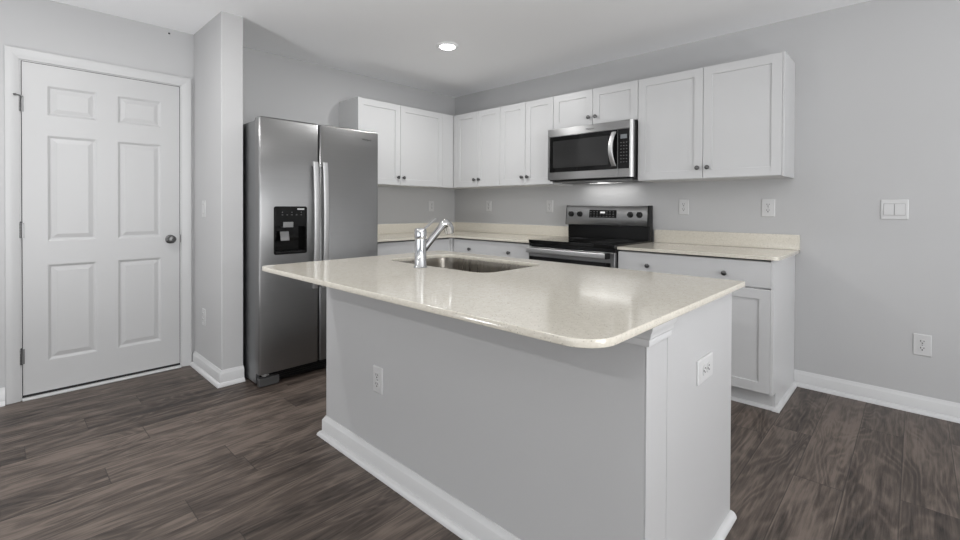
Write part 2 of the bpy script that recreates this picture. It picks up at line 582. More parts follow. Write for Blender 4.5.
# ---- door_1: six-panel door in the left wall, facing +x
RZ = math.radians(90)                          # local -y faces world +x, local +x runs along world +y
door = thing('door_1', None, None, (0.0, DY0, 0.0), RZ)
for k_ in ('label', 'category'):
    del door[k_]
struct(door, 'white six-panel door with a dark knob')
DW = DY1 - DY0


def six_panel(parent):
    bm = bmesh.new()
    w, z0, z1, yf, t = DW, 0.028, DH - 0.004, 0.0, 0.035
    xs = [0.004, 0.115, 0.350, 0.458, 0.702, w - 0.004]
    zs = [z0, 0.215, 0.805, 0.950, 1.600, 1.722, 1.905, z1]
    V = {}
    def v(i, k):
        if (i, k) not in V:
            V[(i, k)] = bm.verts.new((xs[i], yf, zs[k]))
        return V[(i, k)]
    for i in range(5):
        for k in range(7):
            if i in (1, 3) and k in (1, 3, 5):
                loops = [[v(i, k), v(i + 1, k), v(i + 1, k + 1), v(i, k + 1)]]
                X0, X1, Z0, Z1 = xs[i], xs[i + 1], zs[k], zs[k + 1]
                for ins, dy in ((0.006, 0.003), (0.013, 0.008), (0.019, 0.0085), (0.043, 0.0025), (0.046, 0.0025)):
                    loops.append([bm.verts.new(c) for c in ((X0 + ins, yf + dy, Z0 + ins), (X1 - ins, yf + dy, Z0 + ins), (X1 - ins, yf + dy, Z1 - ins), (X0 + ins, yf + dy, Z1 - ins))])
                for a, b in zip(loops, loops[1:]):
                    for q in range(4):
                        j = (q + 1) % 4
                        bm.faces.new((a[q], a[j], b[j], b[q]))
                bm.faces.new(loops[-1])
            else:
                bm.faces.new((v(i, k), v(i + 1, k), v(i + 1, k + 1), v(i, k + 1)))
    # edges and back
    bx = [bm.verts.new(c) for c in ((xs[0], yf + t, z0), (xs[-1], yf + t, z0), (xs[-1], yf + t, z1), (xs[0], yf + t, z1))]
    bm.faces.new(bx[::-1])
    bm.faces.new([v(i, 0) for i in range(6)][::-1] + [bx[0], bx[1]])
    bm.faces.new([v(i, 7) for i in range(6)] + [bx[2], bx[3]])
    bm.faces.new([v(0, k) for k in range(8)] + [bx[3], bx[0]])
    bm.faces.new([v(5, k) for k in range(8)][::-1] + [bx[1], bx[2]])
    return mesh_obj('panel_slab', bm, 'door', parent, smooth=False)


six_panel(door)
boxes('jamb', [(-0.004, 0.0, 0.0, 0.11, 0, DH), (DW, DW + 0.004, 0.0, 0.11, 0, DH), (-0.004, DW + 0.004, 0.0, 0.11, DH, DH + 0.004),
               (0.0, 0.012, 0.037, 0.05, 0, DH), (DW - 0.012, DW, 0.037, 0.05, 0, DH), (0.012, DW - 0.012, 0.037, 0.05, DH - 0.012, DH)], 'trim', door, smooth=False)
boxes('back_panel', [(0, DW, 0.10, 0.115, 0, DH)], 'gap', door, smooth=False)
boxes('threshold', [(0.0, DW, -0.030, 0.10, 0.0, 0.012)], 'trim', door, bevel=0.003)
boxes('weatherstrip', [(0.0, 0.0038, 0.0015, 0.02, 0.012, DH), (DW - 0.0038, DW, 0.0015, 0.02, 0.012, DH), (0.0038, DW - 0.0038, 0.0015, 0.02, DH - 0.0038, DH), (0.004, DW - 0.004, 0.003, 0.03, 0.012, 0.027)], 'gap', door, smooth=False)  # dark strips standing in for shade in the gap round the slab
# casing, swept flat: profile (out from opening, thickness)
bm = bmesh.new()
cw = 0.066
CP = [(0.006, 0), (0.006, 0.009), (0.012, 0.012), (0.022, 0.0125), (0.030, 0.0155), (0.050, 0.018), (cw, 0.018), (cw + 0.003, 0.015), (cw + 0.003, 0)]
for A_, B_, n_ in (((0, 0), (0, DH), (-1, 0)), ((DW, 0), (DW, DH), (1, 0))):
    lo = [bm.verts.new((A_[0] + n_[0] * o, -d, 0)) for o, d in CP]
    hi = [bm.verts.new((A_[0] + n_[0] * o, -d, DH + o)) for o, d in CP]
    for i in range(len(CP)):
        j = (i + 1) % len(CP)
        bm.faces.new((lo[i], lo[j], hi[j], hi[i]))
    bm.faces.new(lo); bm.faces.new(hi)
lo = [bm.verts.new((-o, -d, DH + o)) for o, d in CP]
hi = [bm.verts.new((DW + o, -d, DH + o)) for o, d in CP]
for i in range(len(CP)):
    j = (i + 1) % len(CP)
    bm.faces.new((lo[i], lo[j], hi[j], hi[i]))
mesh_obj('casing', bm, 'casing', door, angle=30)
# hinges
for hz in (0.262, 1.02, 1.775):
    bm = bmesh.new()
    for k in range(5):
        z = hz - 0.045 + k * 0.018
        lathe(bm, [(0, z), (0.0062, z), (0.0065, z + 0.002), (0.0065, z + 0.0155), (0.0062, z + 0.0172), (0, z + 0.0172)], Matrix.Translation((-0.005, -0.006, 0)), 14)
    lathe(bm, [(0.0, hz + 0.045), (0.005, hz + 0.045), (0.006, hz + 0.049), (0.003, hz + 0.053), (0, hz + 0.054)], Matrix.Translation((-0.005, -0.006, 0)), 14)
    box(bm, 0.001, 0.012, -0.0015, 0.0, hz - 0.045, hz + 0.045)
    h = mesh_obj('hinge', bm, 'nickel', door)
    if hz > 1.5:
        bm = bmesh.new()
        tube(bm, [(-0.004, -0.010, hz + 0.047), (-0.012, -0.022, hz + 0.049), (-0.022, -0.026, hz + 0.050)], 0.003, 10)
        tube(bm, [(-0.020, -0.026, hz + 0.050), (-0.031, -0.022, hz + 0.049)], 0.006, 12)
        box(bm, -0.010, 0.010, -0.016, -0.001, hz + 0.043, hz + 0.048)
        mesh_obj('pin_stop', bm, 'nickel', door)
bm = bmesh.new()
lathe(bm, [(0, 0), (0.031, 0), (0.031, 0.003), (0.027, 0.007), (0.013, 0.010), (0.012, 0.026), (0.018, 0.034), (0.0265, 0.043), (0.027, 0.052), (0.022, 0.060), (0.010, 0.064), (0, 0.0645)],
      frame_to((DW - 0.062, 0, 0.932), (0, -1, 0)), 32)
dk = mesh_obj('door_knob', bm, 'nickel', door)
bm = bmesh.new()
lathe(bm, [(0, 0), (0.005, 0), (0.005, 0.0012), (0, 0.0012)], frame_to((DW - 0.062, -0.0643, 0.932), (0, -1, 0)), 14)
mesh_obj('lock_button', bm, 'slot', dk)
boxes('strike_plate', [(DW - 0.0035, DW + 0.002, -0.004, 0.012, 0.905, 0.962)], 'nickel', door)

# ------------------------------------------------------------------ cabinets


def wall_cabinet(name, label, loc, rz, w, z0, z1, doors, fill=None, knobs=True, knobz=None, depth=0.305, crown=False):
    """local x 0..w, back at y=0, front -depth; doors = [(x0, x1, knob_x or None)]"""
    t = thing(name, label, 'cabinet', loc, rz, None)
    boxes('carcass', [(0.0005, w - 0.0005, -depth, 0.0, z0, z1)], 'cabin', t, bevel=0.001)
    for (a, b, kx) in doors:
        d = shaker('door', t, a, b, z0 + 0.003, z1 - 0.003, -depth - 0.020)
        if kx is not None:
            knob(d, kx, -depth - 0.020, knobz if knobz else z0 + 0.075)
    if fill:
        boxes('filler', [(fill[0], fill[1], -depth - 0.019, -depth + 0.0, z0 + 0.001, z1 - 0.001)], 'cab', t, bevel=0.001)
    return t


Z0, Z1 = 1.372, 2.134
RA = math.radians(90)
GAP = 0.0015
# wall A uppers (local x = world y + 1.472)
ua = wall_cabinet('wall_cabinet', 'white two-door wall cabinet on the left wall, right above the refrigerator', (0, -1.472, 0), RA, 1.472 - 0.327, Z0, Z1,
                  [(0.002, 0.4575, 0.4575 - 0.030), (0.4605, 0.992, 0.4605 + 0.032)], fill=(0.9935, 1.144))
# wall B uppers
wall_cabinet('wall_cabinet', 'white two-door wall cabinet in the corner, first on the range wall', (0.0, 0, 0), 0, 0.975, Z0, Z1,
             [(0.366, 0.6695, 0.6695 - 0.030), (0.6725, 0.9735, 0.6725 + 0.030)], fill=(0.3265, 0.3645))
wall_cabinet('wall_cabinet', 'white two-door wall cabinet directly left of the microwave', (0.975, 0, 0), 0, 0.610, Z0, Z1,
             [(0.0015, 0.3035, 0.3035 - 0.030), (0.3065, 0.6085, 0.3065 + 0.030)])
wall_cabinet('wall_cabinet', 'short white two-door wall cabinet mounted over the microwave', (1.5855, 0, 0), 0, 0.764, 1.834, Z1,
             [(0.0015, 0.380, 0.380 - 0.030), (0.383, 0.7615, 0.383 + 0.030)], knobz=1.834 + 0.070)
rc = wall_cabinet('wall_cabinet', 'widest white two-door wall cabinet, right of the microwave', (2.350, 0, 0), 0, 0.924, Z0, Z1,
                  [(0.0015, 0.4610, 0.4610 - 0.030), (0.4640, 0.9225, 0.4640 + 0.032)])
boxes('side_panel', [(0.9242, 0.935, -0.3245, 0.0, Z0 - 0.002, Z1 + 0.001)], 'cab', rc, bevel=0.001)

# base cabinets: face plane y=-0.61, door face y=-0.63
BH = 0.876


def base_cabinet(label, loc, rz, w, drawers, doors, depth=0.61, blind=0.0):
    t = thing('base_cabinet', label, 'cabinet', loc, rz)
    boxes('carcass', [(0.0005 + blind, w - 0.0005, -depth, -0.004, 0.105, BH - 0.011)], 'cabin', t, bevel=0.001)
    boxes('build_up_strip', [(0.001 + blind, w - 0.001, -depth + 0.03, -0.01, BH - 0.0108, BH - 0.0004)], 'gap', t, smooth=False)  # dark strip standing in for the shadow line under the worktop
    boxes('toe_kick', [(0.0005 + blind, w - 0.0005, -depth + 0.055, -depth + 0.065, 0.0, 0.105)], 'cab', t, smooth=False)
    bm = bmesh.new()
    P0 = (-depth + 0.055)
    sweep(bm, [(0.0, 0), (0.016, 0), (0.0155, 0.006), (0.012, 0.013), (0.007, 0.017), (0.0, 0.019)], [(blind, P0), (w, P0)])
    mesh_obj('shoe_moulding', bm, 'trim', t)
    for (a, b, ks) in drawers:
        d = slab_front('drawer_front', t, a, b, 0.714, 0.864, -depth - 0.020)
        for kx in ks:
            knob(d, kx, -depth - 0.020, 0.781)
    for (a, b, kx) in doors:
        d = shaker('door', t, a, b, 0.109, 0.705, -depth - 0.020)
        if kx is not None:
            knob(d, kx, -depth - 0.020, 0.650)
    return t


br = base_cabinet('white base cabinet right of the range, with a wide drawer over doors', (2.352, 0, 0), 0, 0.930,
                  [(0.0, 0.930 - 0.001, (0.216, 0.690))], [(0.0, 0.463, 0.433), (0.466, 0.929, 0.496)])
bm = bmesh.new()
TY = Matrix(((0, 0, 1, 0), (1, 0, 0, 0), (0, 1, 0, 0), (0, 0, 0, 1)))
prism(bm, [(-0.6295, 0.105), (-0.556, 0.105), (-0.556, 0.0), (-0.004, 0.0), (-0.004, BH - 0.001), (-0.6295, BH - 0.001)], 0.9302, 0.9440, TY)
mesh_obj('end_panel', bm, 'trim', br, bevel=0.001)
bm = bmesh.new()
sweep(bm, [(o - 0.012, z * 0.9) for o, z in SHOE], [(0.9302, -0.556), (0.9440, -0.556), (0.9440, -0.036)])
mesh_obj('end_shoe_moulding', bm, 'trim', br)
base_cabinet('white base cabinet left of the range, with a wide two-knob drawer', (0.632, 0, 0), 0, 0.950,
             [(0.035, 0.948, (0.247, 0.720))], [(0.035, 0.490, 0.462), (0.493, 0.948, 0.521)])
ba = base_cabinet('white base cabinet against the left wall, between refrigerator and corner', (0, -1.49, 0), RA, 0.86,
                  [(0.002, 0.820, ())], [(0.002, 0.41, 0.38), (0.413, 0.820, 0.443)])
boxes('corner_filler', [(0.86, 0.898, -0.628, -0.60, 0.105, BH - 0.001)], 'cabin', ba, smooth=False)

# ------------------------------------------------------------------ worktops
TZ = 0.896


def quartz_slab(name, poly, z0, z1, parent=None, bev=0.003, mat='quartz'):
    bm = bmesh.new()
    prism(bm, poly, z0, z1)
    return mesh_obj(name, bm, mat, parent, bevel=bev, segs=3, angle=30)


ct = thing('worktop', 'cream quartz worktop filling the corner left of the range', 'worktop', (0.3, -0.3, 0.876))
L_ = [(0.0 - .3, -1.497 + .3), (0.647 - .3, -1.497 + .3), (0.647 - .3, -0.647 + .3), (1.583 - .3, -0.647 + .3), (1.583 - .3, 0 + .3), (0 - .3, 0 + .3)]
quartz_slab('slab', L_, 0.0005, 0.020, ct)
boxes('backsplash', [(0.0015 - .3, 1.583 - .3, -0.020 + .3, 0.3, 0.0205, 0.120)], 'quartz', ct, bevel=0.002)
boxes('backsplash', [(-.3, 0.020 - .3, -1.497 + .3, -0.0205 + .3, 0.0205, 0.120)], 'quartz', ct, bevel=0.002)
ct2 = thing('worktop', 'short cream quartz worktop right of the range', 'worktop', (2.8, -0.3, 0.876))
quartz_slab('slab', round_rect(2.351 - 2.8, 3.322 - 2.8, -0.647 + .3, 0.3, [0.002, 0.035, 0.001, 0.001], 6), 0.0005, 0.020, ct2)
boxes('backsplash', [(2.352 - 2.8, 3.322 - 2.8, -0.020 + .3, 0.3, 0.0205, 0.120)], 'quartz', ct2, bevel=0.002)

# ------------------------------------------------------------------ island
IX0, IX1, IY0, IY1 = 1.693, 3.370, -2.494, -1.738
isl = thing('kitchen_island', 'white kitchen island base with grey painted front and outlets', 'island', ((IX0 + IX1) / 2, (IY0 + IY1) / 2, 0))
ox, oy = (IX0 + IX1) / 2, (IY0 + IY1) / 2
hx, hy = (IX1 - IX0) / 2, (IY1 - IY0) / 2
bm = bmesh.new()
box(bm, -hx, hx - 0.0002, -hy, -hy + 0.115, 0, 0.8755)
mesh_obj('half_wall', bm, 'wall', isl, bevel=0.003)
# cabinet carcass behind it: open-topped box so that the sink bowl hangs inside
boxes('carcass', [(-hx, -hx + 0.018, -hy + 0.116, hy - 0.02, 0.105, 0.8755), (hx - 0.030, hx - 0.0125, -hy + 0.116, hy - 0.02, 0.0, 0.8755),
                  (-hx + 0.018, hx - 0.030, hy - 0.038, hy - 0.02, 0.105, 0.8755), (-hx + 0.018, hx - 0.030, -hy + 0.116, hy - 0.038, 0.105, 0.125)], 'cabin', isl, smooth=False)
boxes('end_panel', [(hx - 0.012, hx + 0.004, -hy + 0.1372, hy, 0, 0.8755)], 'island_panel', isl, bevel=0.0012)
boxes('corner_board', [(hx + 0.0, hx + 0.004, -hy - 0.0, -hy + 0.135, 0.0, 0.8755)], 'island_panel', isl, bevel=0.0015)
wtot = 2 * hx - 0.06
for i in range(3):
    a = -hx + 0.02 + i * wtot / 3
    bm = bmesh.new()
    M = Matrix.Rotation(math.pi, 4, 'Z')
    d = shaker('cabinet_door', isl, -(a + wtot / 3 - 0.003), -a, 0.109, 0.860, -hy)
    d.rotation_euler = (0, 0, math.pi)
    bm.free()
boxes('toe_kick', [(-hx, hx - 0.03, hy - 0.10, hy - 0.09, 0, 0.105)], 'cab', isl, smooth=False)
# baseboard and shoe round the front and both ends
pth = [(-hx, hy - 0.10), (-hx, -hy), (hx + 0.005, -hy), (hx + 0.005, -hy + 0.10)]
pth = [(-hx, -hy + 0.13), (-hx, -hy), (hx + 0.005, -hy), (hx + 0.005, -hy + 0.0)][:3]
bm = bmesh.new()
sweep(bm, BB, pth)
mesh_obj('baseboard', bm, 'trim', isl, angle=50)
bm = bmesh.new()
sweep(bm, SHOE, pth)
mesh_obj('shoe_moulding', bm, 'trim', isl, angle=50)
bm = bmesh.new()
sweep(bm, [(o - 0.012, z) for o, z in SHOE], [(hx + 0.0043, -hy - 0.031), (hx + 0.0043, hy + 0.004)])
mesh_obj('end_shoe_moulding', bm, 'trim', isl, angle=50)
# crown moulding under the worktop, wrapping the corner board
CR = [(0.0, 0.812), (0.006, 0.812), (0.008, 0.818), (0.008, 0.830), (0.013, 0.836), (0.015, 0.848), (0.022, 0.858), (0.024, 0.8755), (0.0, 0.8755)]
bm = bmesh.new()
sweep(bm, CR, [(-hx, -hy), (hx + 0.0055, -hy), (hx + 0.0055, -hy + 0.14)])
mesh_obj('crown_moulding', bm, 'trim', isl, angle=30)

# island worktop with sink cut-out
IT = dict(x0=1.688, x1=3.414, y0=-2.824, y1=-1.712)
SX0, SX1, SY0, SY1 = 1.880, 2.585, -2.265, -1.830
wt = thing('island_worktop', 'cream speckled quartz island worktop with rounded corners and a sink cut-out', 'worktop', (ox, oy, BH))
outer = round_rect(IT['x0'] - ox, IT['x1'] - ox, IT['y0'] - oy, IT['y1'] - oy, [0.045, 0.085, 0.012, 0.045], 10)
inner = round_rect(SX0 - ox, SX1 - ox, SY0 - oy, SY1 - oy, 0.075, 10)
bm = bmesh.new()


def slab_with_hole(bm, outer, inner, z0, z1, r=0.004):
    def insetpoly(poly, d):
        n = len(poly); out = []
        for i in range(n):
            p0, p, p1 = Vector(poly[i - 1]), Vector(poly[i]), Vector(poly[(i + 1) % n])
            d0, d1 = (p - p0).normalized(), (p1 - p).normalized()
            n0, n1 = Vector((-d0.y, d0.x)), Vector((-d1.y, d1.x))
            m = (n0 + n1); m = m / max(1e-6, m.dot(n0))
            out.append((p.x + m.x * d, p.y + m.y * d))
        return out
    def loop(poly, z):
        return [bm.verts.new((a, b, z)) for a, b in poly]
    steps = [(r, z0), (r * 0.3, z0 + r * 0.3), (0, z0 + r), (0, z1 - r), (r * 0.3, z1 - r * 0.3), (r, z1)]
    ends = []
    for poly, sg in ((outer, 1), (inner, -1)):
        ls = [loop(insetpoly(poly, s * sg), z) for s, z in steps]
        for a, b in zip(ls, ls[1:]):
            for i in range(len(a)):
                j = (i + 1) % len(a)
                bm.faces.new((a[i], a[j], b[j], b[i]))
        ends.append((ls[0], ls[-1]))
    bm.edges.ensure_lookup_table()
    for k in (0, 1):
        es = set()
        for lp in (ends[0][k], ends[1][k]):
            for i in range(len(lp)):
                e = bm.edges.get((lp[i], lp[(i + 1) % len(lp)]))
                es.add(e)
        bmesh.ops.triangle_fill(bm, use_beauty=True, use_dissolve=False, edges=list(es))


slab_with_hole(bm, outer, inner, 0.0005, TZ - BH, 0.0022)
so_ = mesh_obj('slab', bm, 'quartz', wt, angle=50)
for p_ in so_.data.polygons:
    if abs(p_.normal.z) > 0.99:
        p_.use_smooth = False

# undermount sink
sk = thing('sink', 'undermount steel sink bowl set in the island worktop', 'sink', ((SX0 + SX1) / 2, (SY0 + SY1) / 2, BH))
sw, sh = (SX1 - SX0) / 2, (SY1 - SY0) / 2
bm = bmesh.new()
levels = [(0.020, 0.0, 0.09), (0.003, 0.0, 0.078), (0.004, -0.004, 0.075), (0.006, -0.03, 0.073), (0.014, -0.17, 0.068), (0.022, -0.190, 0.068), (0.045, -0.200, 0.05), (0.16, -0.203, 0.03)]
loops = []
for i, (ins, z, r) in enumerate(levels):
    if i == 0:
        p = round_rect(-sw - 0.020, sw + 0.020, -sh - 0.020, sh + 0.020, 0.10, 10)
    else:
        p = round_rect(-sw + ins - 0.002, sw - ins + 0.002, -sh + ins - 0.002, sh - ins + 0.002, r, 10)
    loops.append([bm.verts.new((a, b, z)) for a, b in p])
for a, b in zip(loops, loops[1:]):
    for i in range(len(a)):
        j = (i + 1) % len(a)
        bm.faces.new((a[i], a[j], b[j], b[i]))
bm.faces.new(loops[-1])
so = mesh_obj('bowl', bm, 'sink', sk, angle=60)
md = so.modifiers.new('thick', 'SOLIDIFY'); md.thickness = 0.0012; md.offset = 1
bm = bmesh.new()
lathe(bm, [(0, -0.2025), (0.045, -0.2025), (0.045, -0.200), (0.038, -0.1995), (0.034, -0.2012), (0, -0.2012)], Matrix(), 32)
mesh_obj('drain', bm, 'chrome', sk)

# faucet: body at the front edge of the sink, spout reaching away over the bowl
FX, FY = 2.254, -2.335
fc = thing('faucet', 'chrome single-lever kitchen faucet standing at the island sink', 'faucet', (FX, FY, TZ))
bm = bmesh.new()
lathe(bm, [(0, 0), (0.031, 0), (0.0315, 0.003), (0.029, 0.006), (0.0265, 0.009), (0.026, 0.130), (0, 0.130)], Matrix(), 40)
mesh_obj('body', bm, 'chrome', fc, angle=40)
bm = bmesh.new()
lathe(bm, [(0, 0.1315), (0.0265, 0.1315), (0.0272, 0.135), (0.0272, 0.170), (0.0245, 0.177), (0.015, 0.179), (0, 0.1795)], Matrix(), 40)
cap = mesh_obj('handle_hub', bm, 'chrome', fc, angle=40)
bm = bmesh.new()
dL = Vector((0.10, 1.0, 0)).normalized()
pp = [Vector((0, 0, 0.166)) + dL * s + Vector((0, 0, h)) for s, h in ((0.010, 0.0), (0.030, 0.016), (0.056, 0.036), (0.080, 0.054))]
tube(bm, pp, [0.0065, 0.007, 0.008, 0.0075], 12, flat=(1.2, 0.6))
mesh_obj('lever', bm, 'chrome', cap)
bm = bmesh.new()
dS = Vector((0.12, 1.0, 0)).normalized()
p0 = Vector((0, 0, 0.092))
sp_ = [p0 + dS * s + Vector((0, 0, h)) for s, h in ((0.012, -0.014), (0.045, 0.020), (0.080, 0.056), (0.112, 0.088), (0.122, 0.098))]
tube(bm, sp_, [0.0160, 0.0160, 0.0160, 0.0160, 0.0160], 24)
mesh_obj('spout', bm, 'chrome', fc, angle=50)
bm = bmesh.new()
q = [p0 + dS * s + Vector((0, 0, h)) for s, h in ((0.106, 0.092), (0.120, 0.102), (0.137, 0.104), (0.151, 0.095), (0.158, 0.080), (0.161, 0.058))]
tube(bm, q, [0.010, 0.0175, 0.0215, 0.0235, 0.0235, 0.021], 24)
hd = mesh_obj('spray_head', bm, 'chrome', fc, angle=50)
bm = bmesh.new()
lathe(bm, [(0, 0), (0.016, 0), (0.016, 0.002), (0, 0.002)], frame_to(q[-1], (q[-1] - q[-2]).normalized()), 24)
mesh_obj('nozzle', bm, 'plastic', hd)
bm = bmesh.new()
lathe(bm, [(0, 0), (0.004, 0), (0.004, 0.010), (0.005, 0.012), (0, 0.0125)], frame_to((-0.0255, 0.002, 0.045), (-1, 0, 0)), 12)
mesh_obj('side_button', bm, 'chrome', fc)

# ------------------------------------------------------------------ refrigerator (faces +x); local x = world y + 2.487
FW = 0.882
FR = thing('refrigerator', 'stainless side-by-side refrigerator with a black ice and water dispenser', 'refrigerator', (0.03, -2.487, 0), RA)
fD, fB = 0.81, 0.735                           # local depth of the door face and of the cabinet box
FH = 1.748
SPL = 0.392
bm = bmesh.new()
box(bm, -0.006, FW - 0.004, -fB, 0, 0.012, FH - 0.018)
mesh_obj('cabinet_body', bm, 'steel_side', FR, bevel=0.004)


def fridge_door(name, x0, x1, hole=None):
    """slab with rounded front edges; hole=(x0,x1,z0,z1,depth) recess for the dispenser"""
    bm = bmesh.new()
    z0, z1 = 0.085, FH
    yb, yf = -fB - 0.006, -fD
    r = 0.014
    # plan profile with softly rounded front corners
    prof = [(x0, yb)]
    for i in range(7):
        a = math.radians(180 + 90 * i / 6)
        prof.append((x0 + r + r * math.cos(a), yf + r + r * math.sin(a)))
    if hole:
        prof += [(hole[0], yf), (hole[1], yf)]
    for i in range(7):
        a = math.radians(270 + 90 * i / 6)
        prof.append((x1 - r + r * math.cos(a), yf + r + r * math.sin(a)))
    prof.append((x1, yb))
    zs = [z0, z0 + 0.003] + ([hole[2], hole[3]] if hole else []) + [z1 - 0.012, z1 - 0.004, z1]
    ins = {z0: 0.003, z1: 0.012, z1 - 0.004: 0.0045}
    n = len(prof)
    cx = (x0 + x1) / 2
    rows = []
    for z in zs:
        k = ins.get(z, 0.0)
        rows.append([bm.verts.new((px + (k if px < x0 + 0.02 else -k if px > x1 - 0.02 else 0), py + (k if py < yb - 0.001 else 0), z)) for px, py in prof])
    hi = prof.index((hole[0], yf)) if hole else -1
    for ri, (a, b) in enumerate(zip(rows, rows[1:])):
        for i in range(n):
            j = (i + 1) % n
            if hole and i == hi and abs(zs[ri] - hole[2]) < 1e-6:
                # recess
                q0 = [a[i], a[j], b[j], b[i]]
                ls = [q0]
                dd = hole[4]
                back = [bm.verts.new((v.co.x, yf + dd, v.co.z)) for v in q0]
                for m in range(4):
                    mm = (m + 1) % 4
                    bm.faces.new((q0[m], q0[mm], back[mm], back[m]))
                bm.faces.new(back)
                continue
            bm.faces.new((a[i], a[j], b[j], b[i]))
    bm.faces.new(rows[0][::-1]); bm.faces.new(rows[-1])
    return mesh_obj(name, bm, 'steel', FR, angle=40)


DX0, DX1, DZ0, DZ1 = 0.078, 0.302, 0.852, 1.170
fl = fridge_door('door', -0.014, SPL - 0.004, hole=(DX0 + 0.006, DX1 - 0.006, DZ0 + 0.006, DZ1 - 0.006, 0.058))
fr_ = fridge_door('door', SPL + 0.004, FW)
fl['label'] = 'left freezer door with the dispenser'
fr_['label'] = 'right refrigerator door'
boxes('door_gasket', [(0.012, SPL - 0.012, -fB - 0.006, -fB + 0.001, 0.10, FH - 0.03), (SPL + 0.012, FW - 0.012, -fB - 0.006, -fB + 0.001, 0.10, FH - 0.03)], 'gap', FR, smooth=False)
# long bowed bar handles
for xh, dr in ((SPL - 0.041, fl), (SPL + 0.029, fr_)):
    bm = bmesh.new()
    pts = []
    n = 18
    for i in range(n + 1):
        s = i / n
        z = 0.605 + (1.478 - 0.605) * s
        bow = 0.028 + 0.022 * math.sin(math.pi * s) ** 0.7
        pts.append((xh, -fD - bow, z))
    rings = []
    for (x, y, z) in pts:
        rings.append([bm.verts.new((x + a, y + b, z)) for a, b in round_rect(-0.018, 0.018, -0.008, 0.008, 0.005, 3)])
    for a, b in zip(rings, rings[1:]):
        for i in range(len(a)):
            j = (i + 1) % len(a)
            bm.faces.new((a[i], a[j], b[j], b[i]))
    bm.faces.new(rings[0][::-1]); bm.faces.new(rings[-1])
    for zz in (0.605, 1.450):
        box(bm, xh - 0.012, xh + 0.012, -fD - 0.034, -fD - 0.0005, zz, zz + 0.028)
    mesh_obj('handle', bm, 'steel_light', dr, angle=40)
# dispenser
bm = bmesh.new()                                 # rounded bezel ring
TR = Matrix(((1, 0, 0, 0), (0, 0, 1, 0), (0, 1, 0, 0), (0, 0, 0, 1)))
ro = round_rect(DX0, DX1, DZ0, DZ1, 0.014, 5)
ri = round_rect(DX0 + 0.010, DX1 - 0.010, DZ0 + 0.010, DZ1 - 0.010, 0.005, 5)
L4 = [[bm.verts.new((x, y, z)) for x, z in rr] for rr, y in ((ro, -fD - 0.0005), (ro, -fD - 0.0045), (ri, -fD - 0.0045), (ri, -fD - 0.0005))]
for a, b in zip(L4, L4[1:] + L4[:1]):
    for q_ in range(len(a)):
        j_ = (q_ + 1) % len(a)
        bm.faces.new((a[q_], a[j_], b[j_], b[q_]))
dp = mesh_obj('dispenser', bm, 'glass', FR)
bm = bmesh.new()                                 # glossy upper fascia with the control marks
box(bm, DX0 + 0.010, DX1 - 0.010, -fD - 0.004, -fD + 0.030, 1.035, DZ1)
mesh_obj('control_fascia', bm, 'glass', dp, bevel=0.002)
for k in range(5):
    xk = DX0 + 0.050 + k * 0.032
    bm = bmesh.new()
    box(bm, xk, xk + 0.010, -fD - 0.0046, -fD - 0.0038, 1.112, 1.115)
    mesh_obj('control_mark', bm, 'mark', dp, smooth=False)
    if k % 2 == 0:
        bm = bmesh.new()
        lathe(bm, [(0, 0), (0.003, 0), (0.003, 0.0006), (0, 0.0006)], frame_to((xk + 0.005, -fD - 0.004, 1.131), (0, -1, 0)), 10)
        mesh_obj('indicator_light', bm, 'mark', dp, smooth=False)
boxes('indicator_label', [(DX1 - 0.068, DX1 - 0.020, -fD - 0.0048, -fD - 0.0038, 1.147, 1.157)], 'steel_light', dp, smooth=False)
boxes('cavity_liner', [(DX0 + 0.010, DX1 - 0.010, -fD + 0.050, -fD + 0.056, DZ0 + 0.012, 1.034), (DX0 + 0.0065, DX0 + 0.010, -fD + 0.005, -fD + 0.056, DZ0 + 0.012, 1.034),
                       (DX1 - 0.010, DX1 - 0.0065, -fD + 0.005, -fD + 0.056, DZ0 + 0.012, 1.034)], 'glass', dp, smooth=False)
boxes('ice_chute', [(DX0 + 0.060, DX0 + 0.128, -fD - 0.0075, -fD + 0.040, 1.030, 1.066)], 'grey_plastic', dp, bevel=0.003)
bm = bmesh.new()
Mt = Matrix.Translation((DX0 + 0.080, -fD + 0.018, 0.972)) @ Matrix.Rotation(math.radians(-14), 4, 'X')
vs = box(bm, -0.030, 0.030, -0.004, 0.004, -0.032, 0.032)
for v_ in vs:
    v_.co = Mt @ v_.co
mesh_obj('paddle', bm, 'grey_plastic', dp, bevel=0.004)
boxes('drip_tray', [(DX0 + 0.012, DX1 - 0.012, -fD - 0.006, -fD + 0.048, DZ0 + 0.010, DZ0 + 0.018)] +
      [(DX0 + 0.05 + 0.012 * i, DX0 + 0.054 + 0.012 * i, -fD, -fD + 0.044, DZ0 + 0.018, DZ0 + 0.021) for i in range(10)], 'plastic', dp, smooth=False)
